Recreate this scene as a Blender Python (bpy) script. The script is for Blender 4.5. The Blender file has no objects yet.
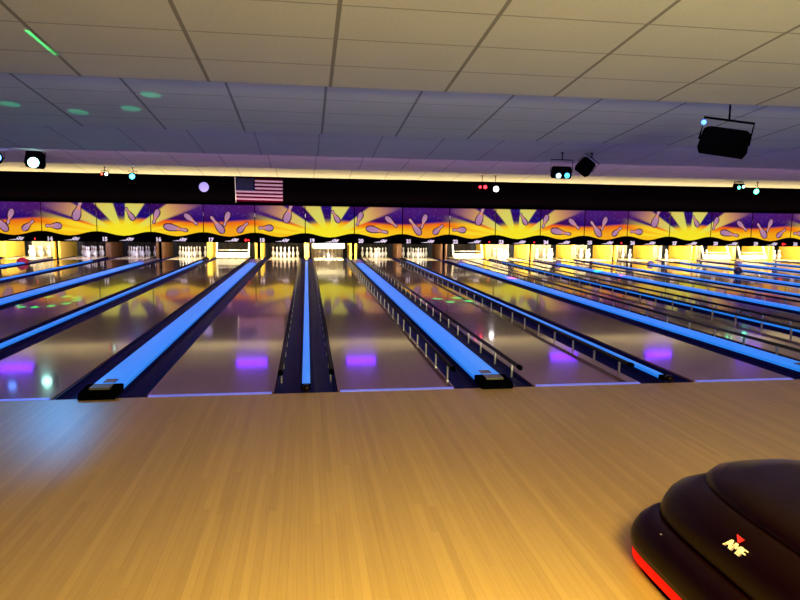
import bpy, bmesh, math, random
from mathutils import Vector, Matrix
random.seed(7)
scene = bpy.context.scene
COL = scene.collection
PI = math.pi

# ------------------------------------------------------------------ camera
CAMP = Vector((0.0143, -5.3681, 1.5213))
FW = Vector((0.14642895, 0.98068953, -0.1296403)).normalized()
RT = Vector((0.98920152, -0.14598967, 0.01293729)).normalized()
UP = RT.cross(FW)
cd = bpy.data.cameras.new('camera'); cam = bpy.data.objects.new('camera', cd); COL.objects.link(cam)
m = Matrix(((RT.x, UP.x, -FW.x), (RT.y, UP.y, -FW.y), (RT.z, UP.z, -FW.z)))
cam.matrix_world = Matrix.Translation(CAMP) @ m.to_4x4()
cd.sensor_width = 36; cd.lens = 36*626.44/800; cd.clip_start = .05; cd.clip_end = 200
scene.camera = cam

# ------------------------------------------------------------------ world, view
w = bpy.data.worlds.new('world'); scene.world = w; w.use_nodes = True
w.node_tree.nodes['Background'].inputs[0].default_value = (.03, .02, .06, 1)
w.node_tree.nodes['Background'].inputs[1].default_value = .3
scene.view_settings.view_transform = 'Standard'; scene.view_settings.look = 'None'
scene.view_settings.gamma = 1; scene.view_settings.use_curve_mapping = False
scene.view_settings.exposure = 0.0

def area(name, loc, aim, sx, sy, col, watts, spread=PI):
    l = bpy.data.lights.new(name, 'AREA'); l.shape = 'RECTANGLE'; l.size = sx; l.size_y = sy
    l.color = col; l.energy = watts; l.spread = spread
    o = bpy.data.objects.new(name, l); COL.objects.link(o); o.location = loc
    d = (Vector(aim)-Vector(loc)).normalized(); o.rotation_euler = d.to_track_quat('-Z', 'Y').to_euler()
    return o
# warm lamps of the concourse, behind and above the camera
area('concourse_lamp', (.9, -5.4, 2.3), (.65, -4.3, 0), 1.6, .5, (1, .76, .17), 135, 1.75)
area('concourse_lamp', (3.0, -7.2, 1.5), (2.8, .3, 3.2), 3.5, .5, (1, .95, .52), 420)
# blue violet lamps hidden behind each ceiling step, facing the pins
for y, c, e in ((1.62, (.46, .54, 1), 105), (5.42, (.38, .24, 1), 115), (9.2, (.95, .46, 1), 420)):
    area('step_lamp', (5.5, y, 3.05), (5.5, y+3.3, 2.95), 17+y, .12, c, e)
area('step_lamp', (5, 1.60, 2.95), (5, 2.2, 0), 36, .1, (.55, .28, 1), 130)
# warm trough lamp on top of the sign row, washing the last ceiling strip
area('trough_lamp', (5, 16.80, 1.97), (5, 16.80, 3.0), 38, .06, (1, .76, .34), 420)

# ------------------------------------------------------------------ helpers
WORD = ['ten','eleven','twelve','thirteen','fourteen','fifteen','sixteen','seventeen','eighteen','nineteen','twenty','twenty-one','twenty-two','twenty-three','twenty-four',
        'twenty-five','twenty-six','twenty-seven','twenty-eight','twenty-nine','thirty','thirty-one','thirty-two','thirty-three']
def nw(n): return WORD[n-10]
def setp(o, label=None, cat=None, group=None, kind=None):
    if label: o['label'] = label
    if cat: o['category'] = cat
    if group: o['group'] = group
    if kind: o['kind'] = kind
    return o
def link(name, me, mats, parent=None, loc=(0, 0, 0), rot=(0, 0, 0)):
    o = bpy.data.objects.new(name, me); COL.objects.link(o)
    o.location = loc; o.rotation_euler = rot
    if mats is not None and len(me.materials) == 0:
        for q in (mats if isinstance(mats, (list, tuple)) else [mats]): me.materials.append(q)
    if parent: o.parent = parent
    return o
def empty(name, loc=(0, 0, 0), rot=(0, 0, 0)):
    o = bpy.data.objects.new(name, None); COL.objects.link(o); o.location = loc; o.rotation_euler = rot
    o.empty_display_size = .1
    return o
def box(bm, x0, x1, y0, y1, z0, z1, mat=0):
    vs = [bm.verts.new(p) for p in ((x0,y0,z0),(x1,y0,z0),(x1,y1,z0),(x0,y1,z0),(x0,y0,z1),(x1,y0,z1),(x1,y1,z1),(x0,y1,z1))]
    for f in ((0,3,2,1),(4,5,6,7),(0,1,5,4),(1,2,6,5),(2,3,7,6),(3,0,4,7)):
        bm.faces.new([vs[i] for i in f]).material_index = mat
def prism(bm, prof, y0, y1, axis='y', mat=0, smooth=False):
    """closed profile [(a,b)] extruded; axis y: (x,z); axis x: (y,z)"""
    def P(a, b, t): return (a, t, b) if axis == 'y' else ((t, a, b) if axis == 'x' else (a, b, t))
    A = [bm.verts.new(P(a, b, y0)) for a, b in prof]; B = [bm.verts.new(P(a, b, y1)) for a, b in prof]
    n = len(prof)
    for i in range(n):
        f = bm.faces.new((A[i], A[(i+1) % n], B[(i+1) % n], B[i])); f.material_index = mat; f.smooth = smooth
    bm.faces.new(A[::-1]).material_index = mat; bm.faces.new(B).material_index = mat
def tube(bm, pts, r, seg=10, mat=0):
    rings = []
    pts = [Vector(p) for p in pts]
    for i, p in enumerate(pts):
        d = (pts[min(i+1, len(pts)-1)]-pts[max(i-1, 0)]).normalized()
        a = d.orthogonal().normalized() if abs(d.z) > .9 else d.cross(Vector((0, 0, 1))).normalized()
        b = d.cross(a)
        rings.append([bm.verts.new(p+a*r*math.cos(2*PI*k/seg)+b*r*math.sin(2*PI*k/seg)) for k in range(seg)])
    for R, S in zip(rings, rings[1:]):
        for k in range(seg):
            f = bm.faces.new((R[k], R[(k+1) % seg], S[(k+1) % seg], S[k])); f.smooth = True; f.material_index = mat
    bm.faces.new(rings[0][::-1]).material_index = mat; bm.faces.new(rings[-1]).material_index = mat
def lathe(bm, prof, seg=20, matf=None, M=None):
    """prof [(r,z)] around z; M a matrix"""
    rings = []
    for r, z in prof:
        if r < 1e-6:
            v = Vector((0, 0, z)); rings.append([bm.verts.new(M @ v if M else v)])
        else:
            R = []
            for k in range(seg):
                v = Vector((r*math.cos(2*PI*k/seg), r*math.sin(2*PI*k/seg), z)); R.append(bm.verts.new(M @ v if M else v))
            rings.append(R)
    for i, (R, S) in enumerate(zip(rings, rings[1:])):
        for k in range(seg):
            if len(R) == 1 and len(S) == 1: continue
            if len(R) == 1: f = bm.faces.new((R[0], S[(k+1) % seg], S[k]))
            elif len(S) == 1: f = bm.faces.new((R[k], R[(k+1) % seg], S[0]))
            else: f = bm.faces.new((R[k], R[(k+1) % seg], S[(k+1) % seg], S[k]))
            f.smooth = True
            if matf: f.material_index = matf(i)
def mesh(name, bm, fix=True):
    if fix: bmesh.ops.recalc_face_normals(bm, faces=bm.faces)
    me = bpy.data.meshes.new(name); bm.to_mesh(me); bm.free(); return me
def bevel(o, wd=.01, seg=2):
    b = o.modifiers.new('bevel', 'BEVEL'); b.width = wd; b.segments = seg; b.limit_method = 'ANGLE'; return o
def mk(name, fn, mats, parent=None, bev=0):
    bm = bmesh.new(); fn(bm); o = link(name, mesh(name, bm), mats, parent)
    if bev: bevel(o, bev)
    return o
def text_mesh(s, size, bold=0, shear=0):
    c = bpy.data.curves.new('text', 'FONT'); c.body = s; c.size = size; c.offset = bold; c.shear = shear
    c.extrude = .006; c.align_x = 'CENTER'; c.resolution_u = 3
    o = bpy.data.objects.new('text', c); COL.objects.link(o)
    dg = bpy.context.evaluated_depsgraph_get(); me = bpy.data.meshes.new_from_object(o.evaluated_get(dg))
    bpy.data.objects.remove(o); bpy.data.curves.remove(c)
    me.materials.clear(); return me

# ------------------------------------------------------------------ materials
def mat(name, col, rough=.5, metal=0, emit=None, es=0, spec=.5, coat=0, noise=0, nscale=30):
    M = bpy.data.materials.new(name); M.use_nodes = True; nt = M.node_tree; b = nt.nodes['Principled BSDF']
    b.inputs['Base Color'].default_value = (*col, 1); b.inputs['Roughness'].default_value = rough
    b.inputs['Metallic'].default_value = metal; b.inputs['Specular IOR Level'].default_value = spec
    b.inputs['Coat Weight'].default_value = coat; b.inputs['Coat Roughness'].default_value = .05
    if emit: b.inputs['Emission Color'].default_value = (*emit, 1); b.inputs['Emission Strength'].default_value = es
    if noise:
        tc = nt.nodes.new('ShaderNodeTexCoord'); n = nt.nodes.new('ShaderNodeTexNoise'); n.inputs['Scale'].default_value = nscale
        mx = nt.nodes.new('ShaderNodeMix'); mx.data_type = 'RGBA'
        mx.inputs[6].default_value = (*[c*(1-noise) for c in col], 1); mx.inputs[7].default_value = (*[min(1, c*(1+noise)) for c in col], 1)
        nt.links.new(tc.outputs['Object'], n.inputs['Vector']); nt.links.new(n.outputs['Fac'], mx.inputs[0])
        nt.links.new(mx.outputs[2], b.inputs['Base Color'])
    return M
class NT:
    def __init__(s, M): s.nt = M.node_tree
    def m(s, op, a, b=None, c=None, clamp=False):
        n = s.nt.nodes.new('ShaderNodeMath'); n.operation = op; n.use_clamp = clamp
        for i, v in enumerate((a, b, c)):
            if v is None: continue
            if isinstance(v, (int, float)): n.inputs[i].default_value = v
            else: s.nt.links.new(v, n.inputs[i])
        return n.outputs[0]
def wood(name, dark, light, rough, plank=.027, length=1.1, coat=0, spec=.5, amp=1):
    M = bpy.data.materials.new(name); M.use_nodes = True; nt = M.node_tree; b = nt.nodes['Principled BSDF']; N = NT(M)
    tc = nt.nodes.new('ShaderNodeTexCoord'); sp = nt.nodes.new('ShaderNodeSeparateXYZ'); nt.links.new(tc.outputs['Object'], sp.inputs[0])
    col = N.m('FLOOR', N.m('DIVIDE', sp.outputs[0], plank))
    wn = nt.nodes.new('ShaderNodeTexWhiteNoise'); wn.noise_dimensions = '1D'; nt.links.new(col, wn.inputs['W'])
    row = N.m('FLOOR', N.m('ADD', N.m('DIVIDE', sp.outputs[1], length), N.m('MULTIPLY', wn.outputs[0], 7.3)))
    w2 = nt.nodes.new('ShaderNodeTexWhiteNoise'); w2.noise_dimensions = '2D'
    cb = nt.nodes.new('ShaderNodeCombineXYZ'); nt.links.new(col, cb.inputs[0]); nt.links.new(row, cb.inputs[1]); nt.links.new(cb.outputs[0], w2.inputs['Vector'])
    mp = nt.nodes.new('ShaderNodeMapping'); mp.inputs['Scale'].default_value = (60, 1.6, 1); nt.links.new(tc.outputs['Object'], mp.inputs[0])
    nz = nt.nodes.new('ShaderNodeTexNoise'); nz.inputs['Scale'].default_value = 1; nz.inputs['Detail'].default_value = 4; nt.links.new(mp.outputs[0], nz.inputs['Vector'])
    f = N.m('ADD', N.m('MULTIPLY', w2.outputs[0], .55*amp), N.m('MULTIPLY', nz.outputs[0], .6), clamp=True)
    mx = nt.nodes.new('ShaderNodeMix'); mx.data_type = 'RGBA'; nt.links.new(f, mx.inputs[0])
    mx.inputs[6].default_value = (*dark, 1); mx.inputs[7].default_value = (*light, 1)
    # thin seams between boards
    fr = N.m('FRACT', N.m('DIVIDE', sp.outputs[0], plank)); seam = N.m('LESS_THAN', fr, .05)
    m2 = nt.nodes.new('ShaderNodeMix'); m2.data_type = 'RGBA'; nt.links.new(N.m('MULTIPLY', seam, .35), m2.inputs[0])
    nt.links.new(mx.outputs[2], m2.inputs[6]); m2.inputs[7].default_value = (dark[0]*.4, dark[1]*.4, dark[2]*.4, 1)
    nt.links.new(m2.outputs[2], b.inputs['Base Color'])
    b.inputs['Roughness'].default_value = rough; b.inputs['Specular IOR Level'].default_value = spec
    b.inputs['Coat Weight'].default_value = coat; b.inputs['Coat Roughness'].default_value = .06
    return M
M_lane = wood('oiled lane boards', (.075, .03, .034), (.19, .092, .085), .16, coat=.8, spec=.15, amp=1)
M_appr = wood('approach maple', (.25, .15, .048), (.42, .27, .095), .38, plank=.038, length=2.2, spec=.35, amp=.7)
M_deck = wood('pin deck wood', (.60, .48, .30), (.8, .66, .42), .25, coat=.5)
M_black = mat('black paint', (.0010, .0010, .0013), .8, spec=.0, noise=.3)
M_fascia = mat('black fascia', (.0008, .0005, .0010), 1, spec=.0, noise=.3, nscale=2)
M_wall = mat('dark wall paint', (.02, .018, .03), .8, noise=.2, nscale=3)
M_gutter = mat('navy gutter plastic', (.004, .004, .06), .45, spec=.04, noise=.3, nscale=4)
M_blue = mat('blue divider cover', (.04, .22, .70), .35, emit=(.015, .25, 1.0), es=.66, noise=.1)
M_side = mat('dark blue divider side', (.006, .008, .10), .5, spec=.06, noise=.2)
M_foul = mat('pale blue foul strip', (.2, .25, .8), .3, emit=(.12, .16, 1), es=.4, noise=.1)
M_rail = mat('dark bumper rail', (.010, .008, .012), .3, spec=.3, noise=.2)
M_chrome = mat('brushed post', (.55, .52, .45), .3, metal=.8, noise=.1)
M_pinw = mat('pin white', (.80, .78, .80), .2, noise=.02)
M_pinr = mat('pin red stripe', (.6, .03, .03), .25, noise=.05)
M_kick = mat('yellow kickback', (.85, .56, .06), .4, noise=.15, nscale=5)
M_kickd = mat('shade-painted kickback', (.11, .045, .012), .45, noise=.15, nscale=5)  # yellow board where the deck is unlit, that shade put into the colour
M_cream = mat('cream enamel', (.75, .70, .5), .35, noise=.05)
M_white = mat('white print', (.8, .78, .8), .5, emit=(.75, .7, .75), es=.55, noise=.03)
M_pit = mat('pit curtain', (.02, .015, .012), .9, noise=.4)
M_led = mat('red indicator', (.5, 0, 0), .4, emit=(1, .02, .03), es=3, noise=.02)
M_hood = mat('glossy black hood', (.004, .0004, .0005), .28, spec=.12, noise=.2)
M_redstrip = mat('glowing red strip', (.15, .002, .002), .6, spec=.1, emit=(1, .008, .002), es=1.0, noise=.02)
M_domeg = mat('lilac grey hood', (.32, .28, .40), .35, noise=.1)
M_domer = mat('hood painted red-lit', (.55, .02, .06), .3, emit=(.6, .02, .06), es=.25, noise=.1)  # red light falling on this hood is put into colour and emission
M_ball = mat('dark bowling ball', (.01, .01, .02), .1, noise=.3)

# ceiling: grid of lay-in tiles
CE = [(-2.4, 0), (1.45, 1), (5.25, 2), (9.1, 3), (13.05, 4), (16.95, 5)]
def ceiling_mat():
    M = bpy.data.materials.new('ceiling tiles'); M.use_nodes = True; nt = M.node_tree; b = nt.nodes['Principled BSDF']; N = NT(M)
    tc = nt.nodes.new('ShaderNodeTexCoord'); sp = nt.nodes.new('ShaderNodeSeparateXYZ'); nt.links.new(tc.outputs['Object'], sp.inputs[0])
    u = N.m('ABSOLUTE', N.m('SUBTRACT', N.m('FRACT', N.m('ADD', N.m('DIVIDE', N.m('SUBTRACT', sp.outputs[0], .265), 1.225), .5)), .5))
    v = N.m('ABSOLUTE', N.m('SUBTRACT', N.m('FRACT', N.m('ADD', N.m('DIVIDE', N.m('SUBTRACT', sp.outputs[1], 1.45), .64), .5)), .5))
    lu = N.m('LESS_THAN', u, .0145); lv = N.m('MULTIPLY', N.m('LESS_THAN', v, .014), .75)
    nz = nt.nodes.new('ShaderNodeTexNoise'); nz.inputs['Scale'].default_value = 55; nz.inputs['Detail'].default_value = 3; nt.links.new(tc.outputs['Object'], nz.inputs['Vector'])
    n2 = nt.nodes.new('ShaderNodeTexNoise'); n2.inputs['Scale'].default_value = 1.2; nt.links.new(tc.outputs['Object'], n2.inputs['Vector'])
    mx = nt.nodes.new('ShaderNodeMix'); mx.data_type = 'RGBA'
    nt.links.new(N.m('ADD', N.m('MULTIPLY', nz.outputs[0], .6), N.m('MULTIPLY', n2.outputs[0], .4)), mx.inputs[0])
    mx.inputs[6].default_value = (.56, .55, .50, 1); mx.inputs[7].default_value = (.82, .80, .74, 1)
    m2 = nt.nodes.new('ShaderNodeMix'); m2.data_type = 'RGBA'; nt.links.new(N.m('MAXIMUM', lu, lv), m2.inputs[0])
    nt.links.new(mx.outputs[2], m2.inputs[6]); m3 = nt.nodes.new('ShaderNodeMix'); m3.data_type = 'RGBA'; nt.links.new(N.m('GREATER_THAN', sp.outputs[1], 5.26), m3.inputs[0])
    m3.inputs[6].default_value = (.30, .28, .25, 1); m3.inputs[7].default_value = (.46, .44, .44, 1)
    nt.links.new(m3.outputs[2], m2.inputs[7])
    nt.links.new(m2.outputs[2], b.inputs['Base Color']); b.inputs['Roughness'].default_value = .85
    b.inputs['Specular IOR Level'].default_value = .2
    bp = nt.nodes.new('ShaderNodeBump'); bp.inputs['Strength'].default_value = .15; bp.inputs['Distance'].default_value = .01
    nt.links.new(nz.outputs[0], bp.inputs['Height']); nt.links.new(bp.outputs[0], b.inputs['Normal'])
    return M
M_ceil = ceiling_mat()

# ------------------------------------------------------------------ setting
XL, XR, YB, YE = -13.7, 24.6, -9.5, 20.2
G1, G2, LW = .554, .749, 1.06
P = 2*LW+G1+G2; W = P/2
YM = 16.888; ZB, ZT = .612, 1.895
def lane_left(n):
    k = (n-18)//2
    return k*P-G1/2-LW if n % 2 == 0 else k*P+G1/2
LANES = list(range(11, 33))
def st(name, fn, m_, **k): return setp(mk(name, fn, m_, **k), kind='structure')
st('floor', lambda bm: (box(bm, XL, XR, YB, 0, -.3, 0), box(bm, XL, XR, 0, YE, -.35, -.14, 1)), [M_appr, M_black])
def ceil_fn(bm):
    pr = [(YB, 3.29), (-2.4, 3.29), (-2.4, 3.3), (1.45, 2.87), (1.45, 3.29)]
    pr = [(YB, 3.29), (-2.4, 3.29)]
    for a, b_ in zip([-2.4]+[c[0] for c in CE[1:]], [c[0] for c in CE[1:]]):
        if a > -2.4: pr.append((a+.02, 3.29))
        pr.append((b_, 2.87))
    pr += [(YE, 2.87), (YE, 3.6), (YB, 3.6)]
    prism(bm, pr, XL, XR, 'x')
st('ceiling', ceil_fn, M_ceil)
st('wall_left', lambda bm: box(bm, XL-.2, XL, YB, YE, -.35, 3.6), M_wall)
st('wall_right', lambda bm: box(bm, XR, XR+.2, YB, YE, -.35, 3.6), M_wall)
st('wall_back', lambda bm: box(bm, XL, XR, YE, YE+.2, -.35, 3.6), M_wall)
st('wall_front', lambda bm: box(bm, XL, XR, YB-.2, YB, -.3, 3.6), M_wall)
st('wall_fascia', lambda bm: box(bm, XL, XR, YM+.12, YM+.3, ZB+.05, 2.87), M_fascia)

# ------------------------------------------------------------------ lanes
for n in LANES:
    x0 = lane_left(n); t = empty('bowling_lane', (x0+LW/2, 0, 0))
    setp(t, f'glossy wooden bowling lane ending below the sign numbered {nw(n)}', 'bowling lane', 'bowling lanes side by side')
    h = LW/2
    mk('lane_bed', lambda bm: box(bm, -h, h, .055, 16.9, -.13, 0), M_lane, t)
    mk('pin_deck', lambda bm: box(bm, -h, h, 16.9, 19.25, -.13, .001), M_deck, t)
    mk('foul_line', lambda bm: box(bm, -h+.02, h-.02, .0, .055, -.02, .004), M_foul, t)

def gutter_prof(wd):
    out = []; inn = []
    for k in range(13):
        a = PI*k/12; out.append((-math.cos(a)*(wd/2-.004), -.012-math.sin(a)*.085))
        inn.append((-math.cos(a)*(wd/2-.014), -.012-math.sin(a)*.075))
    return out+inn[::-1]
bm = bmesh.new(); prism(bm, gutter_prof(.235), .01, 19.2, 'y'); ME_gut = mesh('gutter', bm)
for n in LANES:
    x0 = lane_left(n)
    for s, cx, nm in ((-1, x0-.12, 'left'), (1, x0+LW+.12, 'right')):
        if cx-.15 < XL or cx+.15 > XR: continue
        o = link('gutter', ME_gut, M_gutter, None, (cx, 0, 0))
        setp(o, f'dark navy gutter channel along the {nm} side of lane {nw(n)}', 'gutter', 'gutters beside the lanes')

# dividers with glowing covers
def cover_fn(hw, y0, y1, crown):
    def f(bm):
        pr = [(-hw, .012)]+[(-hw+2*hw*k/8, .04+crown*math.sin(PI*k/8)) for k in range(9)]+[(hw, .012)]
        prism(bm, pr, y0, y1, 'y')
    return f
for n in range(LANES[0]-1, LANES[-1]):     # divider between n and n+1
    wide = n % 2 == 1
    cx = lane_left(n+1)-(G2 if wide else G1)/2
    if cx-.2 < XL or cx+.2 > XR: continue
    t = empty('lane_divider', (cx, 0, 0)); hw = .135 if wide else .036
    setp(t, f"{'wide' if wide else 'narrow'} lane divider with bright blue cover between lanes {nw(n)} and {nw(n+1)}", 'lane divider',
         'wide blue dividers' if wide else 'narrow blue dividers')
    mk('divider_base', lambda bm: box(bm, -hw-.004, hw+.004, .03, 17.2, -.13, .012), M_side, t)
    if wide:
        mk('cover', cover_fn(hw, .22, 15.0, .018), M_blue, t)
        def ec(bm):
            prism(bm, [(-.05, .0), (-.05, .035), (-.02, .06), (.19, .075), (.22, .07), (.22, .0)], -hw-.012, hw+.012, 'x')
        e = mk('end_cap', ec, M_black, t, bev=.008)
        mk('vent_plate', lambda bm: box(bm, -.08, .08, .04, .16, .064, .082), mat('smoky plate', (.10, .09, .06), .25, noise=.2) if 'smoky plate' not in bpy.data.materials else bpy.data.materials['smoky plate'], t)
        mk('inset_plate', lambda bm: box(bm, -.05, .05, .30, .42, .05, .062), bpy.data.materials['smoky plate'], t)
        def dome(bm):
            q = 1.35 if n == 13 else 1
            prof = [(.0, .14*q)]+[(.115*q*math.sin(a), (.02+.12*math.cos(a))*q) for a in (.3, .6, .9, 1.2, 1.45)]+[(.115*q, .0), (0, .0)]
            lathe(bm, prof, 20, M=Matrix.Translation((0, 15.16, .012)))
        d = mk('return_hood', dome, M_domer if n == 13 else M_domeg, t)
        if n == 13: d['label'] = 'rounded hood with red light painted on'
        mk('flat_deck', lambda bm: box(bm, -hw, hw, 15.0, 17.2, .012, .03), M_domeg, t)
    else:
        mk('cover', cover_fn(hw, .14, 16.0, .008), M_blue, t)
        def ec2(bm):
            box(bm, -hw-.004, hw+.004, .035, .14, .0, .05)
        mk('end_cap', ec2, M_black, t, bev=.008)
        def kn(bm):
            lathe(bm, [(0, -.035), (.03, -.03), (.036, 0), (.03, .03), (0, .035)], 16, M=Matrix.Translation((0, .015, .04)) @ Matrix.Rotation(PI/2, 4, 'X'))
        mk('round_end_knob', kn, M_hood, t)

# bumper rails
bm = bmesh.new(); tube(bm, [(0, .3, .105), (0, 16.4, .105)], .020, 10); ME_tube = mesh('rail_tube', bm)
bm = bmesh.new(); box(bm, -.006, .006, -.014, .014, -.05, .082); ME_post = mesh('post', bm)
bm = bmesh.new(); lathe(bm, [(0, 0), (.024, 0), (.026, .02), (.024, .05), (0, .05)], 12, M=Matrix.Translation((0, .34, .105)) @ Matrix.Rotation(PI/2, 4, 'X')); ME_rcap = mesh('rail_cap', bm)
for n, s in ((18, 1), (19, -1), (19, 1), (20, -1), (20, 1), (22, -1), (22, 1), (23, -1), (24, -1)):
    x = lane_left(n)+(LW+.045 if s > 0 else -.045)
    t = empty('bumper_rail', (x, 0, 0))
    setp(t, f"dark tubular bumper rail on posts along the {'left' if s < 0 else 'right'} edge of lane {nw(n)}", 'bumper rail', 'bumper rails beside the lanes')
    link('rail_tube', ME_tube, M_rail, t); link('tube_end', ME_rcap, M_black, t)
    for k in range(28): link('post', ME_post, M_chrome, t, (0, .55+.57*k, 0))

# ------------------------------------------------------------------ sign panels over the pins
def mixc(a, b, t): t = max(0, min(1, t)); return tuple(x+(y-x)*t for x, y in zip(a, b))
def s2l(c): return tuple(((v/255)/12.92 if v/255 <= .04045 else ((v/255+.055)/1.055)**2.4) for v in c)
def sstep(a, b, x): t = max(0, min(1, (x-a)/(b-a))); return t*t*(3-2*t)
# pins in metres: u from the panel's own left edge, z from ZB+.21 (wave trough) ; (design, base_u, base_z, head_u, head_z)
H0 = .82
def cvt(px, py, xl, wd): return ((px-xl)/wd*1.7116, H0+(330-py)/240*1.07)
ART = {0: [(*cvt(445, 262, 295, 410), *cvt(325, 262, 295, 410)), (*cvt(545, 220, 295, 410), *cvt(597, 72, 295, 410))],
       1: [(*cvt(320, 214, 35, 410), *cvt(258, 120, 35, 410))],
       2: [(*cvt(508, 130, 445, 415), *cvt(468, 238, 445, 415)), (*cvt(548, 256, 445, 415), *cvt(735, 288, 445, 415)), (*cvt(712, 163, 445, 415), *cvt(815, 243, 445, 415))],
       3: [(*cvt(335, 303, 180, 395), *cvt(238, 178, 180, 395)), (*cvt(378, 142, 180, 395), *cvt(338, 253, 180, 395)), (*cvt(442, 296, 180, 395), *cvt(522, 224, 180, 395))]}
FAT = {(0, 0): .19, (0, 1): .20, (1, 0): .15, (2, 0): .17, (2, 1): .17, (2, 2): .16, (3, 0): .17, (3, 1): .17, (3, 2): .18}
def prad(t):
    K = [(0, .0), (.03, .45), (.12, .85), (.3, 1), (.5, .72), (.66, .40), (.75, .36), (.88, .46), (.96, .34), (1, 0)]
    if t <= 0 or t >= 1: return 0
    for (a, x), (b, y) in zip(K, K[1:]):
        if t <= b: return x+(y-x)*(t-a)/(b-a)
    return 0
def art_color(des, u, z):
    uu = u/1.7116
    wave = .89+.07*math.cos(2*PI*uu)
    if z < wave: return (.003, .002, .004)
    U = u+{0: -1.5, 1: -.5, 2: .5, 3: -2.5}[des]*1.7116
    cx, cz = 0.0, .84
    dx, dz = U-cx, z-cz
    r = math.hypot(dx, dz*1.0); ang = math.degrees(math.atan2(dz, dx))
    purple = mixc(s2l((52, 6, 84)), s2l((24, 8, 112)), .5+.5*math.sin(U*3.1+z*4))
    purple = mixc(purple, s2l((84, 30, 112)), sstep(1.1, 1.9, abs(dx))*sstep(1.3, 1.75, z)*.6)
    low = mixc(s2l((255, 200, 20)), s2l((240, 92, 6)), sstep(1.0, 1.34, z))
    if des == 3: low = mixc(low, s2l((238, 120, 12)), .5*math.exp(-((u-.95)/.5)**2))
    hz = 1.33+.05*math.sin(U*1.9)
    c = mixc(low, purple, sstep(hz-.05, hz+.06, z))
    # rays
    far = mixc(s2l((226, 222, 96)), s2l((232, 160, 90)), sstep(.7, 2.2, r))
    for a0, a1, ms in ((107, 131, 9), (57, 86, 9), (22, 37, 3.0), (147, 160, 2.9), (163.5, 170, 3), (10.5, 14, 2.2), (172.5, 176, 3.4), (4, 7.5, 2)):
        k = sstep(a0-1.5, a0+1.5, ang)*(1-sstep(a1-1.5, a1+1.5, ang))
        if a1 > 160 or a0 < 15: cc = s2l((255, 226, 40))
        else: cc = far
        k *= 1-sstep(ms*.45, ms, r)
        c = mixc(c, cc, k*.92)
    core = 1-sstep(.35, .85, math.hypot(dx*.62, dz*1.25))
    c = mixc(c, s2l((250, 232, 34)), core)
    rnd = math.sin(U*127.1+z*311.7)*43758.5; rnd -= math.floor(rnd)
    if z > 1.5 and rnd > .992: c = mixc(c, (.6, .5, .8), .6)
    for i, (bu, bz, hu, hz2) in enumerate(ART[des]):
        L = math.hypot(hu-bu, hz2-bz); ax, az = (hu-bu)/L, (hz2-bz)/L
        t = ((u-bu)*ax+(z-bz)*az)/L; s = abs(-(u-bu)*az+(z-bz)*ax)
        R = FAT[(des, i)]*min(1, L/.62)*.60
        rr = prad(t)*R
        ro = prad((t+.035)/1.07)*(R+.026)+(.012 if -.03 < t < 1.03 else 0)
        if s < rr:
            c = mixc(s2l((168, 120, 164)), s2l((205, 150, 165)), t)
            if .55 < t < .68: c = s2l((226, 140, 110))
        elif s < ro: c = s2l((44, 6, 26))
    if z > ZT-.012: c = mixc(c, (.01, .0, .02), .5)
    return c
def art_mesh(des):
    nx, nz = 150, 96
    bm = bmesh.new(); lay = bm.loops.layers.color.new('art') if False else bm.verts.layers.float_color.new('art')
    x0, x1, z0, z1 = .008, 1.7036, .80, ZT
    g = []
    for j in range(nz+1):
        row = []
        for i in range(nx+1):
            u = x0+(x1-x0)*i/nx; z = z0+(z1-z0)*j/nz
            v = bm.verts.new((u, -.001, z)); v[lay] = (*art_color(des, u, z), 1); row.append(v)
        g.append(row)
    for j in range(nz):
        for i in range(nx): bm.faces.new((g[j][i], g[j][i+1], g[j+1][i+1], g[j+1][i]))
    # back face and rim so the board has thickness
    b = [bm.verts.new(p) for p in ((x0, .03, z0), (x1, .03, z0), (x1, .03, z1), (x0, .03, z1))]
    for v in b: v[lay] = (.004, .004, .004, 1)
    bm.faces.new(b[::-1])
    bm.faces.new([b[0]]+[b[1]]+[g[0][i] for i in range(nx, -1, -1)])
    bm.faces.new([b[2], b[3]]+[g[nz][i] for i in range(nx+1)])
    bm.faces.new([b[3], b[0]]+[g[j][0] for j in range(nz+1)])
    bm.faces.new([b[1], b[2]]+[g[j][nx] for j in range(nz, -1, -1)])
    return mesh('art_board', bm, fix=False)
M_art = bpy.data.materials.new('emissive printed art'); M_art.use_nodes = True  # print gives its colours by emission over a near black base
_nt = M_art.node_tree; _b = _nt.nodes['Principled BSDF']; _a = _nt.nodes.new('ShaderNodeAttribute'); _a.attribute_name = 'art'
_b.inputs['Base Color'].default_value = (.01, .005, .01, 1); _b.inputs['Specular IOR Level'].default_value = 0; _nt.links.new(_a.outputs['Color'], _b.inputs['Emission Color'])
_b.inputs['Emission Strength'].default_value = .95; _b.inputs['Roughness'].default_value = .5
ME_art = {d: art_mesh(d) for d in range(4)}
def band_fn(bm):
    N_ = 24; pr = []
    for k in range(N_+1):
        uu = k/N_; pr.append((.004+1.7036*uu, .885+.07*math.cos(2*PI*uu)))
    pr = [(.004, ZB)]+pr+[(1.7076, ZB)]
    prism(bm, pr, -.02, .05, 'y')
bm = bmesh.new(); band_fn(bm); ME_band = mesh('lower_band', bm)
ME_logo = text_mesh('AMF', .125, .006, .35)
def logo_swoosh(bm): prism(bm, [(-.34, .0), (-.13, .03), (-.13, .0)], 0, .006, 'z'); prism(bm, [(-.03, .105), (.06, .105), (.03, .06)], 0, .006, 'z')
RXP = PI/2
bm = bmesh.new(); logo_swoosh(bm); ME_swoosh = mesh('logo_swoosh', bm)
bm = bmesh.new(); tube(bm, [(.013, -.012, ZB), (.013, -.012, ZT)], .010, 8); ME_strip = mesh('edge_strip', bm)
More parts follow.
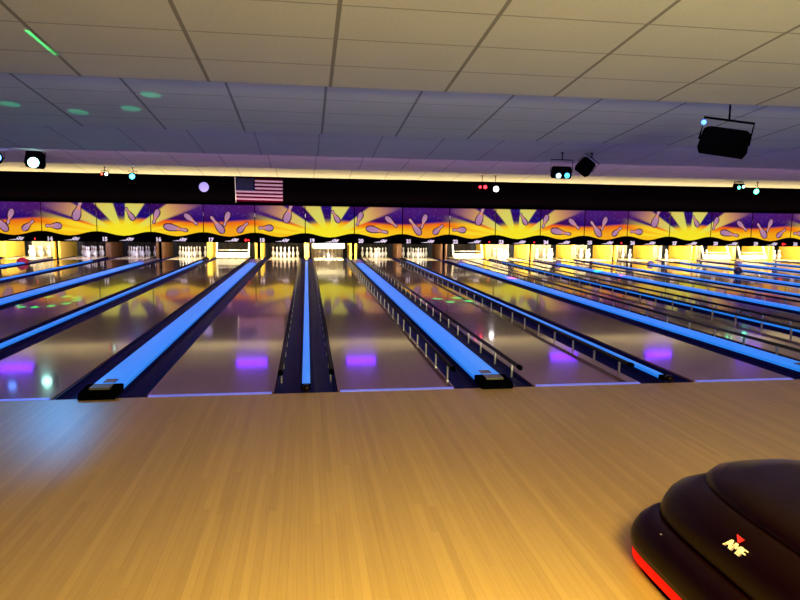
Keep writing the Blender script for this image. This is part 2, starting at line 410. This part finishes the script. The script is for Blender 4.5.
bm = bmesh.new(); box(bm, .003, .028, -.03, -.021, 1.50, 1.62); ME_clip = mesh('clip', bm)
DES = {2: 0, 3: 1, 0: 2, 1: 3}
WORDS = {0: 'a lying and a tilted pin under slanting rays', 1: 'a full yellow sunburst and one small pin',
         2: 'a large lying pin and two smaller pins', 3: 'three pins, two of them crossed in a V'}
for n in range(12, 33):
    xl = (n-19)*W-.048
    if n == 12: xl = xl
    t = empty('sign_panel', (xl, YM-.05, 0))
    setp(t, f'sign panel numbered {nw(n)}, with {WORDS[DES[n % 4]]}', 'sign panel', 'numbered sign panels above the pins')
    a = link('art_board', ME_art[DES[n % 4]], M_art, t)
    bd = link('lower_band', ME_band, M_black, t)
    s = link('edge_strip', ME_strip, M_black, t)
    if n in (14, 15, 17, 18, 19, 22, 29): link('silver_clip', ME_clip, M_chrome, t)
    link('lane_number', text_mesh(str(n), .175, .010), M_white, bd, (.24, -.022, .645), (RXP, 0, 0))
    link('logo', ME_logo, M_white, bd, (1.02, -.022, .655), (RXP, 0, 0))
    link('logo_swoosh', ME_swoosh, M_white, bd, (1.02, -.022, .655), (RXP, 0, 0))
    if n in (13, 17, 22, 23, 25, 29):
        mk('indicator', lambda bm: lathe(bm, [(0, -.012), (.02, -.012), (.024, 0), (0, .004)], 10, M=Matrix.Translation((1.50, -.03, .70)) @ Matrix.Rotation(PI/2, 4, 'X')), M_led, t)
        if n in (17, 29): mk('lit_cross', lambda bm: (box(bm, 1.36, 1.46, -.035, -.02, .69, .71), box(bm, 1.40, 1.42, -.035, -.02, .65, .75)), M_led, t)

# ------------------------------------------------------------------ pins
PINP = [(0, 0), (.0255, 0), (.0285, .012), (.040, .05), (.0545, .09), (.0605, .114), (.0575, .15), (.043, .19), (.029, .22), (.0245, .240), (.0236, .247), (.0234, .262), (.0245, .269), (.0275, .30), (.0322, .335), (.030, .355), (.021, .372), (.008, .3805), (0, .381)]
bm = bmesh.new(); lathe(bm, PINP, 16, matf=lambda i: 1 if i in (9, 11) else 0); ME_pin = mesh('bowling_pin', bm)
ME_pin.materials.append(M_pinw); ME_pin.materials.append(M_pinr)
ROWN = ['head pin, foremost', 'left pin of the second row', 'right pin of the second row', 'left pin of the third row', 'middle pin of the third row', 'right pin of the third row',
        'leftmost pin of the back row', 'second pin from left in the back row', 'third pin from left in the back row', 'rightmost pin of the back row']
POS = []
for r_ in range(4):
    for c_ in range(r_+1): POS.append(((c_-r_/2)*.3048, 18.3+r_*.264))
DOWN = {17, 22}                                   # sweep bar down, no pins
GONE = {24: {1, 6}, 27: {2, 4, 5}, 28: {0, 1, 3, 4, 6, 7, 8, 9}, 23: {3, 6, 9}, 29: set(range(10)), 30: {0, 2, 4, 8}}
for n in range(13, 32):
    if n in DOWN: continue
    cx = lane_left(n)+LW/2
    for i, (px, py) in enumerate(POS):
        if i in GONE.get(n, ()): continue
        o = link('bowling_pin', ME_pin, None, None, (cx+px, py, .001))
        setp(o, f'{ROWN[i]} of the white pins on lane {nw(n)}', 'bowling pin', f'pins of lane {n}')

# ------------------------------------------------------------------ pit: kickbacks, curtains, sweep bars, lamps
LIT = {11: 1, 12: 3, 13: 34, 14: 6, 15: 5, 16: 13, 17: 22, 18: 20, 19: 60, 20: 11, 21: 10, 22: 24, 23: 46, 24: 34, 25: 40, 26: 34, 27: 40, 28: 30, 29: 34, 30: 30, 31: 30, 32: 20}
YEL = {12, 13, 16, 17, 18, 19, 22, 23, 24, 25, 26, 27, 28, 29, 30, 31}
def kick(bm):
    box(bm, -.035, .035, 17.85, 19.45, -.13, .62)
def kickcap(bm):
    prism(bm, [(17.80, .03), (17.80, .5), (17.86, .62), (17.92, .62), (17.92, .03)], -.09, .09, 'x')
for n in range(LANES[0], LANES[-1]):
    g = G2 if n % 2 == 1 else G1
    for s_, xk in ((-1, lane_left(n+1)-g+.24+.04), (1, lane_left(n+1)-.24-.04)):
        if n % 2 == 0 and s_ == 1: continue
        xk2 = xk if n % 2 == 1 else lane_left(n+1)-g/2
        t = empty('kickback_panel', (xk2, 0, 0))
        side = ('on the left half of' if s_ < 0 else 'on the right half of') if n % 2 == 1 else 'on'
        setp(t, f"{'yellow' if n in YEL else 'shade-painted brown'} side partition {side} the divider between lanes {nw(n)} and {nw(n+1)}", 'partition', 'partitions between the pin decks')
        mk('side_board', kick, M_kick if n in YEL else M_kickd, t, bev=.004)
        if n % 2 == 0: mk('front_cap', kickcap, M_kick if n in YEL else M_kickd, t, bev=.02)
    if n % 2 == 1:
        o = mk('machine_cabinet', lambda bm: box(bm, -.055, .055, 18.0, 19.45, -.12, .62), M_black); o.location.x = lane_left(n+1)-g/2
        setp(o, f'black machine housing between the partitions of lanes {nw(n)} and {nw(n+1)}', 'machine housing', 'machine housings')
def curtain(bm):
    N_ = 26; pr = [(-.62+1.24*k/N_, 19.70+.03*math.sin(k*1.9)) for k in range(N_+1)]
    pr += [(x, y+.02) for x, y in pr[::-1]]
    prism(bm, pr, -.12, .75, 'z')
bm = bmesh.new(); curtain(bm); ME_cur = mesh('pit_curtain', bm)
for n in range(12, 33):
    o = link('pit_curtain', ME_cur, M_pit, None, (lane_left(n)+LW/2, 0, 0))
    if n in (13, 19, 23, 24, 25, 26, 27, 28, 29, 30):
        o.material_slots[0].link = 'OBJECT'; o.material_slots[0].material = M_cream
    setp(o, f'hanging pit curtain behind the pins of lane {nw(n)}', 'curtain', 'curtains at the back of the pin pits')
    l = area('pit_lamp', (lane_left(n)+LW/2, 17.15, .60), (lane_left(n)+LW/2, 18.75, .1), 1.0, .06,
             (.78, .70, 1) if n in (14, 15) else (1, .88, .58), LIT[n]*3.2)
def sweep(n, down):
    t = empty('sweep_bar', (lane_left(n)+LW/2, 0, 0))
    setp(t, f'cream pin sweep bar on two arms over the pin deck of lane {nw(n)}', 'sweep bar', 'pin sweep bars')
    z = .05 if down else .40
    def board(bm):
        prism(bm, [(17.62, z), (17.62, z+.10), (17.66, z+.17), (17.70, z+.17), (17.68, z)], -.56, .56, 'x')
    mk('sweep_board', board, M_cream, t, bev=.005)
    mk('cross_rod', lambda bm: tube(bm, [(-.56, 17.7, z+.26), (.56, 17.7, z+.26)], .018, 8), M_chrome, t)
    mk('cross_shaft', lambda bm: tube(bm, [(-.765, 17.96, .60), (.765, 17.96, .60)], .016, 8), M_chrome, t)
    for s in (-1, 1):
        mk('arm', lambda bm: prism(bm, [(17.64, z), (17.70, z), (18.01, .66), (17.92, .66)], s*.56-.025, s*.56+.025, 'x'), M_cream, t, bev=.004)
for n, d in ((17, True), (19, False), (22, True), (28, True), (29, True), (31, True)): sweep(n, d)

# ------------------------------------------------------------------ blacklight fixtures in the last recess
def fix_body(bm): prism(bm, [(-.20, .02), (-.20, .13), (.06, .10), (.06, .0), (-.18, .0)], -.52, .52, 'x')
def fix_panel(bm): prism(bm, [(-.215, .012), (-.215, .12), (-.202, .12), (-.202, .0), (.04, -.002), (.04, -.012), (-.19, -.012)], -.47, .47, 'x')
M_uv = mat('violet lamp lens', (.2, .05, .5), .3, emit=(.15, .012, .95), es=13, noise=.02)
for k in range(-4, 8):
    xw = k*P-1.7116
    if xw < XL+.6 or xw > XR-.6: continue
    t = empty('blacklight_lamp', (xw, 15.3, 3.04-.14))
    t.location = (xw, 14.45, 2.995)
    n = 19+2*(k)-2
    setp(t, f'violet blacklight lamp in the ceiling recess above the divider of lanes {nw(17+2*k)} and {nw(18+2*k)}', 'lamp', 'blacklight lamps')
    mk('housing', fix_body, M_black, t); mk('violet_lens', fix_panel, M_uv, t)

# ------------------------------------------------------------------ stage lights
def ray(x, y):
    return FW+RT*((x-400)/626.44)-UP*((y-300)/626.44)
def ceilz(y):
    if y <= -2.4 or y >= 16.95: return 3.29 if y < 0 else 2.87
    a = [-2.4]+[c[0] for c in CE[1:]]
    for p_, q in zip(a, a[1:]):
        if p_ <= y < q: return 3.29-(y-p_)/(q-p_)*.42
def stage_light(nm, loc, wd, ht, dp, rz, tilt, roll, lens, label, kind='box', yh=.05):
    t = empty(nm, loc, (0, 0, rz)); setp(t, label, 'stage light', 'stage lights hung from the ceiling')
    R = Matrix.Rotation(roll, 4, 'Y') @ Matrix.Rotation(tilt, 4, 'X')
    if kind == 'box':
        def body(bm):
            c = .22*ht
            pr = [(-wd/2+c*.5, -ht/2), (wd/2-c*.5, -ht/2), (wd/2, -ht/2+c), (wd/2-c*.3, ht/2-c*.4), (wd/2-c*.9, ht/2), (-wd/2+c*.9, ht/2), (-wd/2+c*.3, ht/2-c*.4), (-wd/2, -ht/2+c)]
            prism(bm, pr, -dp/2, dp/2, 'y')
    else:
        def body(bm):
            lathe(bm, [(0, -dp*.75), (ht*.22, -dp*.75), (ht*.30, -dp*.6), (ht*.42, -dp*.25), (ht*.5, dp*.2), (ht*.5, dp*.5), (ht*.44, dp*.5), (0, dp*.42)], 20, M=Matrix.Rotation(PI/2, 4, 'X'))
    b = mk('lamp_housing', body, M_black, t, bev=.006 if kind == 'box' else 0); b.matrix_local = R
    hw = wd/2+.012
    def yoke(bm):
        tube(bm, [(-hw, 0, 0), (-hw, 0, ht/2+yh), (hw, 0, ht/2+yh), (hw, 0, 0)], .010 if wd < .5 else .016, 8)
    y = mk('yoke', yoke, M_black, t); y.matrix_local = Matrix.Rotation(roll, 4, 'Y')
    top = ceilz(loc[1])-loc[2]
    tx = math.sin(roll)*(ht/2+yh); tz = math.cos(roll)*(ht/2+yh)
    mk('hanging_stem', lambda bm: (tube(bm, [(tx, 0, tz), (tx*.9, 0, top+.01)], .012, 8), box(bm, tx*.9-.03, tx*.9+.03, -.03, .03, top-.012, top+.01)), M_black, t)
    for (lx, lz, lr, lc, ls) in lens:
        def ln(bm):
            lathe(bm, [(0, .012), (lr*.6, .010), (lr, 0), (0, -.004)], 14, M=Matrix.Translation((lx, -dp/2-.004, lz)) @ Matrix.Rotation(PI/2, 4, 'X'))
        mm = mat('lit lens', lc, .3, emit=lc, es=ls, noise=.02)
        l_ = mk('lens', ln, mm, b)
    return t
CY = (.25, .95, 1)
stage_light('stage_light', (-6.62, 11.6, 2.84), .42, .40, .28, .12, -.1, .08, [(0, -.10, .125, (.4, 1, .85), 10)], 'black spotlight with big pale cyan lens at far left below the ceiling')
stage_light('stage_light', (-7.52, 11.6, 2.84), .34, .34, .22, .3, -.2, 0, [(.03, 0, .10, (.1, .3, 1), 6)], 'spotlight with blue lens cut by the left edge of the photo', 'can')
stage_light('stage_light', (-6.25, 15.8, 2.76), .22, .12, .12, 0, -.1, 0, [(-.07, 0, .03, (1, .06, .04), 6), (.06, 0, .045, (.6, 1, .9), 6)], 'tiny twin light with red and white lenses above sign panel 15')
stage_light('stage_light', (-5.41, 15.8, 2.70), .22, .26, .22, 0, -.1, 0, [(0, 0, .085, (.08, .6, 1), 6)], 'small spotlight with one round cyan lens above sign panels 15 and 16', 'can')
stage_light('stage_light', (5.97, 15.8, 2.61), .36, .14, .16, 0, 0, 0, [(-.09, 0, .045, (1, .02, .03), 8), (.09, 0, .06, (1, .02, .03), 8)], 'small light with two red lenses above sign panel 22')
stage_light('stage_light', (6.44, 15.8, 2.58), .18, .24, .2, 0, .1, 0, [(0, -.02, .095, (1, .95, .95), 9)], 'small spotlight with one white lens just right of the twin red light', 'can')
stage_light('stage_light', (5.56, 8.0, 2.565), .44, .26, .24, -.3, .1, .03, [(-.06, -.07, .055, (.35, .7, 1), 4), (.12, -.06, .055, (.05, .5, 1), 4)], 'black box light with two blue lenses hanging in a wire yoke', yh=.14)
stage_light('stage_light', (6.11, 8.0, 2.70), .36, .36, .26, -.3, .1, .65, [], 'unlit black box light tilted on its corner beside the two lens light')
stage_light('stage_light', (5.19, 2.0, 2.515), .55, .34, .26, -.45, .12, .17, [(-.30, .20, .032, (.08, .28, 1), 2.5)], 'large black flood light in a square yoke at upper right, blue lamp at its corner', yh=.10)
stage_light('stage_light', (15.62, 15.8, 2.82), .34, .22, .2, 0, .1, 0, [(-.05, -.03, .06, (.1, 1, .55), 6), (.12, .0, .05, (.3, 1, .7), 5)], 'small light with two green lenses above sign panel 28')
stage_light('stage_light', (16.29, 15.8, 2.68), .2, .26, .2, 0, .3, .5, [(0, 0, .095, (.12, 1, .5), 6)], 'small tilted spotlight with one green lens above sign panels 28 and 29', 'can')

# gobo spot lights: real projected patterns
def gobo(name, loc, aim, ang, col, watts, pattern, *a):
    l = bpy.data.lights.new(name, 'SPOT'); l.spot_size = ang; l.spot_blend = .1 if pattern else 1; l.color = col; l.energy = watts; l.shadow_soft_size = .002
    o = bpy.data.objects.new(name, l); COL.objects.link(o); o.location = loc
    o.rotation_euler = (Vector(aim)-Vector(loc)).normalized().to_track_quat('-Z', 'Y').to_euler()
    if pattern:
        l.use_nodes = True; nt = l.node_tree; N = NT(l); em = nt.nodes['Emission']
        tc = nt.nodes.new('ShaderNodeTexCoord'); sp = nt.nodes.new('ShaderNodeSeparateXYZ'); nt.links.new(tc.outputs['Normal'], sp.inputs[0])
        X = N.m('DIVIDE', sp.outputs[0], sp.outputs[2]); Y = N.m('DIVIDE', sp.outputs[1], sp.outputs[2])
        if pattern == 'ring':
            r0, N_, dr = a
            an = N.m('MULTIPLY', N.m('ADD', N.m('DIVIDE', N.m('ARCTAN2', Y, X), 2*PI), .5), N_)
            fa = N.m('MULTIPLY', N.m('SUBTRACT', N.m('FRACT', an), .5), 2*PI*r0/N_)
            rr = N.m('SUBTRACT', N.m('SQRT', N.m('ADD', N.m('MULTIPLY', X, X), N.m('MULTIPLY', Y, Y))), r0)
            d = N.m('SQRT', N.m('ADD', N.m('MULTIPLY', fa, fa), N.m('MULTIPLY', rr, rr)))
            nt.links.new(N.m('LESS_THAN', d, dr), em.inputs['Strength'])
        elif pattern == 'line':
            hl, dr = a
            nt.links.new(N.m('MULTIPLY', N.m('LESS_THAN', N.m('ABSOLUTE', X), dr), N.m('LESS_THAN', N.m('ABSOLUTE', Y), hl)), em.inputs['Strength'])
        elif pattern == 'grid':
            s, dr = a
            fx = N.m('SUBTRACT', N.m('FRACT', N.m('DIVIDE', X, s)), .5); fy = N.m('SUBTRACT', N.m('FRACT', N.m('DIVIDE', Y, s)), .5)
            d = N.m('SQRT', N.m('ADD', N.m('MULTIPLY', fx, fx), N.m('MULTIPLY', fy, fy)))
            nt.links.new(N.m('LESS_THAN', d, dr), em.inputs['Strength'])
    return o
gobo('laser_ring', (-4.4, 2.9, 2.5), (-4.46, 6.15, 0), .5, (.0, 1, .10), 34000, 'ring', .105, 11, .017)
gobo('laser_ring', (-3.2, 2.75, 1.7), (-3.2, 3.05, 3.1), 1.8, (.0, 1, .45), 60, 'ring', .86, 10, .085)
gobo('laser_line', (-2.3, -1.2, 1.4), (-2.21, .63, 3.0), .4, (.0, 1, .2), 420, 'line', .085, .008)
gobo('laser_dots', (3.2, 4.4, 2.6), (2.75, 6.1, 0), .38, (.0, 1, .20), 16000, 'grid', .13, .23)
gobo('laser_dots', (-4.4, 14.0, 2.7), (-4.48, 15.4, 0), .25, (.0, 1, .2), 2000, 'grid', .09, .23)
gobo('red_spot', (5.9, 12.2, 2.5), (5.25, 9.9, .05), .14, (1, .02, .05), 9000, None)
gobo('green_spot', (7.2, 12.0, 2.6), (8.55, 12.0, .05), .14, (.02, 1, .2), 7000, None)
gobo('red_spot', (9.2, 12.0, 2.6), (8.55, 10.6, .05), .12, (1, .02, .1), 6000, None)
gobo('cyan_spot', (-3.4, 3.9, 2.7), (-2.35, .1, 0), .4, (.04, .4, 1), 520, None)

# ------------------------------------------------------------------ flag, round disc
def flag():
    t = empty('wall_flag', (-2.40, YM+.07, 2.02)); setp(t, 'stars and stripes flag on a thin silver pole, hung on the black fascia', 'flag')
    Wd, Hh = 1.60, .80
    def zof(u, v): return .010*math.sin(u*7+v*2)+.012
    def sheet(x0, x1, z0, z1, off, mi, bm, n=24):
        g = []
        for s in (0, 1):
            row = []
            for k in range(n+1):
                x = x0+(x1-x0)*k/n
                y = -zof(x, 0)-off
                sag = -.012*x
                row.append((bm.verts.new((x, y+.004*s, z0+sag)), bm.verts.new((x, y+.004*s, z1+sag))))
            g.append(row)
        for k in range(n):
            a, b = g[0], g[1]
            for q in ((a[k][0], a[k+1][0], a[k+1][1], a[k][1]), (b[k+1][0], b[k][0], b[k][1], b[k+1][1]), (a[k][1], a[k+1][1], b[k+1][1], b[k][1]), (a[k+1][0], a[k][0], b[k][0], b[k+1][0])):
                f = bm.faces.new(q); f.material_index = mi; f.smooth = True
    st_ = Hh/13
    def cloth(bm):
        for i in range(13):
            sheet(.03, Wd, i*st_, (i+1)*st_, 0, i % 2, bm)
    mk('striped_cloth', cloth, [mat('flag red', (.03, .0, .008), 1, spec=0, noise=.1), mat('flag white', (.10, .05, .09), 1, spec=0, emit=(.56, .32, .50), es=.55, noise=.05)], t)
    mk('blue_canton', lambda bm: sheet(.03, .66, 6*st_, Hh+.001, .003, 0, bm, 10), mat('flag blue', (.001, .001, .02), 1, spec=0, noise=.1), t)
    def stars(bm):
        for r in range(9):
            for c in range(6 if r % 2 == 0 else 5):
                cx = .08+.102*c+(.051 if r % 2 else 0); cz = Hh-.035-r*.0455
                y = -zof(cx, 0)-.0055
                o_ = [bm.verts.new((cx+(.017 if k % 2 == 0 else .007)*math.sin(k*PI/5), y, cz-.012*cx+(.017 if k % 2 == 0 else .007)*math.cos(k*PI/5))) for k in range(10)]
                bm.faces.new(o_[::-1])
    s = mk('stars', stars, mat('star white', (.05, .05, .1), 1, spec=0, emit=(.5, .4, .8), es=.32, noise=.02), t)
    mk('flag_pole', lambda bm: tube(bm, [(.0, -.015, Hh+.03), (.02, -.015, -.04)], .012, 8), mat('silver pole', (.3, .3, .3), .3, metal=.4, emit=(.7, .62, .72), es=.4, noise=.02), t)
flag()
t = empty('round_disc', (-3.435, YM+.11, 2.48)); setp(t, 'small pale lilac glowing round disc on the black fascia left of the flag', 'round lamp')  # pale disc, its lilac set by emission
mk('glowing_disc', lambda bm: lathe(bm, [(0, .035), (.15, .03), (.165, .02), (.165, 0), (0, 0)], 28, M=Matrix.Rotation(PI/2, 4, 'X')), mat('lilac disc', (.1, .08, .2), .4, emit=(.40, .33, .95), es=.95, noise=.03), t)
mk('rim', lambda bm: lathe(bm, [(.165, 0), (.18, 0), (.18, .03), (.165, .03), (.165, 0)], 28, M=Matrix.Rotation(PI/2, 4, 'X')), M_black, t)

# ------------------------------------------------------------------ dark ball
t = empty('bowling_ball', (11.98, 10.6, .060))
setp(t, 'dark bowling ball resting on the wide blue divider between lanes 25 and 26', 'bowling ball')
mk('ball_shell', lambda bm: lathe(bm, [(.108*math.sin(PI*k/14) if 0 < k < 14 else 0, .108-.108*math.cos(PI*k/14)) for k in range(15)], 24), M_ball, t)
for a, b_ in ((.3, .2), (-.3, .2), (0, -.35)):
    v = Vector((a*.5, -.75, .5+b_*.3)).normalized()
    mk('finger_hole', lambda bm: lathe(bm, [(0, .002), (.012, .002), (.012, -.004), (0, -.004)], 10, M=Matrix.Translation(Vector((0, 0, .108))+v*.1075) @ v.to_track_quat('Z', 'Y').to_matrix().to_4x4()), M_black, t)

# ------------------------------------------------------------------ ball return machine, lower right
def ring_pts(cx, hx, yf, yn, z, n=40, e=2.6):
    cy = (yf+yn)/2; hy = (yf-yn)/2; o = []
    for k in range(n):
        a = 2*PI*k/n; c, s = math.cos(a), math.sin(a)
        ee = e if s > 0 else 4
        o.append((cx+hx*math.copysign(abs(c)**(2/ee), c), cy+hy*math.copysign(abs(s)**(2/ee), s), z))
    return o
def loft(bm, levels, n=64):
    R = [[bm.verts.new(p) for p in ring_pts(*l[:5], n=n, e=l[5] if len(l) > 5 else 2.6)] for l in levels]
    for A, B in zip(R, R[1:]):
        for k in range(n):
            f = bm.faces.new((A[k], A[(k+1) % n], B[(k+1) % n], B[k])); f.smooth = True
    bm.faces.new(R[0][::-1]); bm.faces.new(R[-1])
t = empty('ball_return', (0, 0, 0)); setp(t, 'glossy black ball return machine with glowing red base strip on the wooden approach', 'ball return machine')
BX = 1.93
mk('base_plinth', lambda bm: loft(bm, [(BX, .48, -2.86, -4.58, 0, 10), (BX, .48, -2.86, -4.58, .03, 10)]), M_black, t)
mk('red_strip', lambda bm: loft(bm, [(BX, .492, -2.835, -4.59, .03, 12), (BX, .495, -2.83, -4.59, .082, 12)]), M_redstrip, t)
mk('lower_body', lambda bm: loft(bm, [(BX, .498, -2.825, -4.6, .082, 12), (BX, .50, -2.81, -4.6, .11, 11), (BX, .498, -2.80, -4.6, .14, 10), (BX, .49, -2.80, -4.58, .17, 9), (BX, .475, -2.81, -4.55, .21, 8), (BX, .45, -2.82, -4.5, .240, 6.5), (BX, .435, -2.83, -4.49, .245, 6)], n=96), M_hood, t)
HD = mk('upper_hood', lambda bm: loft(bm, [(BX, .425, -2.835, -4.48, .243, 5.5), (BX, .43, -2.83, -4.48, .26, 5.2), (BX, .425, -2.83, -4.48, .31, 4.6), (BX, .415, -2.84, -4.47, .35, 4.2), (BX, .40, -2.86, -4.46, .38, 3.8), (BX, .36, -2.94, -4.42, .43, 3.4), (BX, .30, -3.05, -4.4, .445, 3)], n=96), M_hood, t)
mk('top_rim', lambda bm: loft(bm, [(BX+.04, .362, -2.945, -4.42, .425, 3.6), (BX+.04, .365, -2.94, -4.42, .45, 3.5), (BX+.04, .355, -2.955, -4.42, .475, 3.2), (BX+.04, .33, -3.0, -4.4, .495, 3), (BX+.04, .26, -3.10, -4.36, .507, 2.8), (BX+.04, .05, -3.6, -3.9, .512, 2)], n=96), M_hood, t)
mk('screw', lambda bm: lathe(bm, [(0, .003), (.004, .002), (.005, 0), (0, 0)], 10, M=Matrix.Translation((1.462, -3.1, .232))), M_chrome, t)
# logo lies on the sloping left side of the hood, reading along the machine
ME_al = text_mesh('AMF', .050, .0, .3)
M_logo = mat('gold white logo', (.8, .66, .42), .4, emit=(.8, .62, .36), es=.35, noise=.03)
M_tri = mat('logo red', (.6, .02, .02), .4, emit=(.7, .02, .02), es=.4, noise=.03)
nrm = Vector((-.9, 0, .5)).normalized(); ax = Vector((0, -1, 0)); up = nrm.cross(ax)
LM = Matrix((( ax.x, up.x, nrm.x, 0), (ax.y, up.y, nrm.y, 0), (ax.z, up.z, nrm.z, 0), (0, 0, 0, 1)))
LOC = Vector((1.517, -3.46, .352))+nrm*.004
o = link('logo', ME_al, M_logo, HD); o.matrix_local = Matrix.Translation(LOC) @ LM
o2 = mk('logo_triangle', lambda bm: prism(bm, [(-.016, .060), (.022, .060), (.006, .038)], 0, .006, 'z'), M_tri, HD); o2.matrix_local = Matrix.Translation(LOC) @ LM
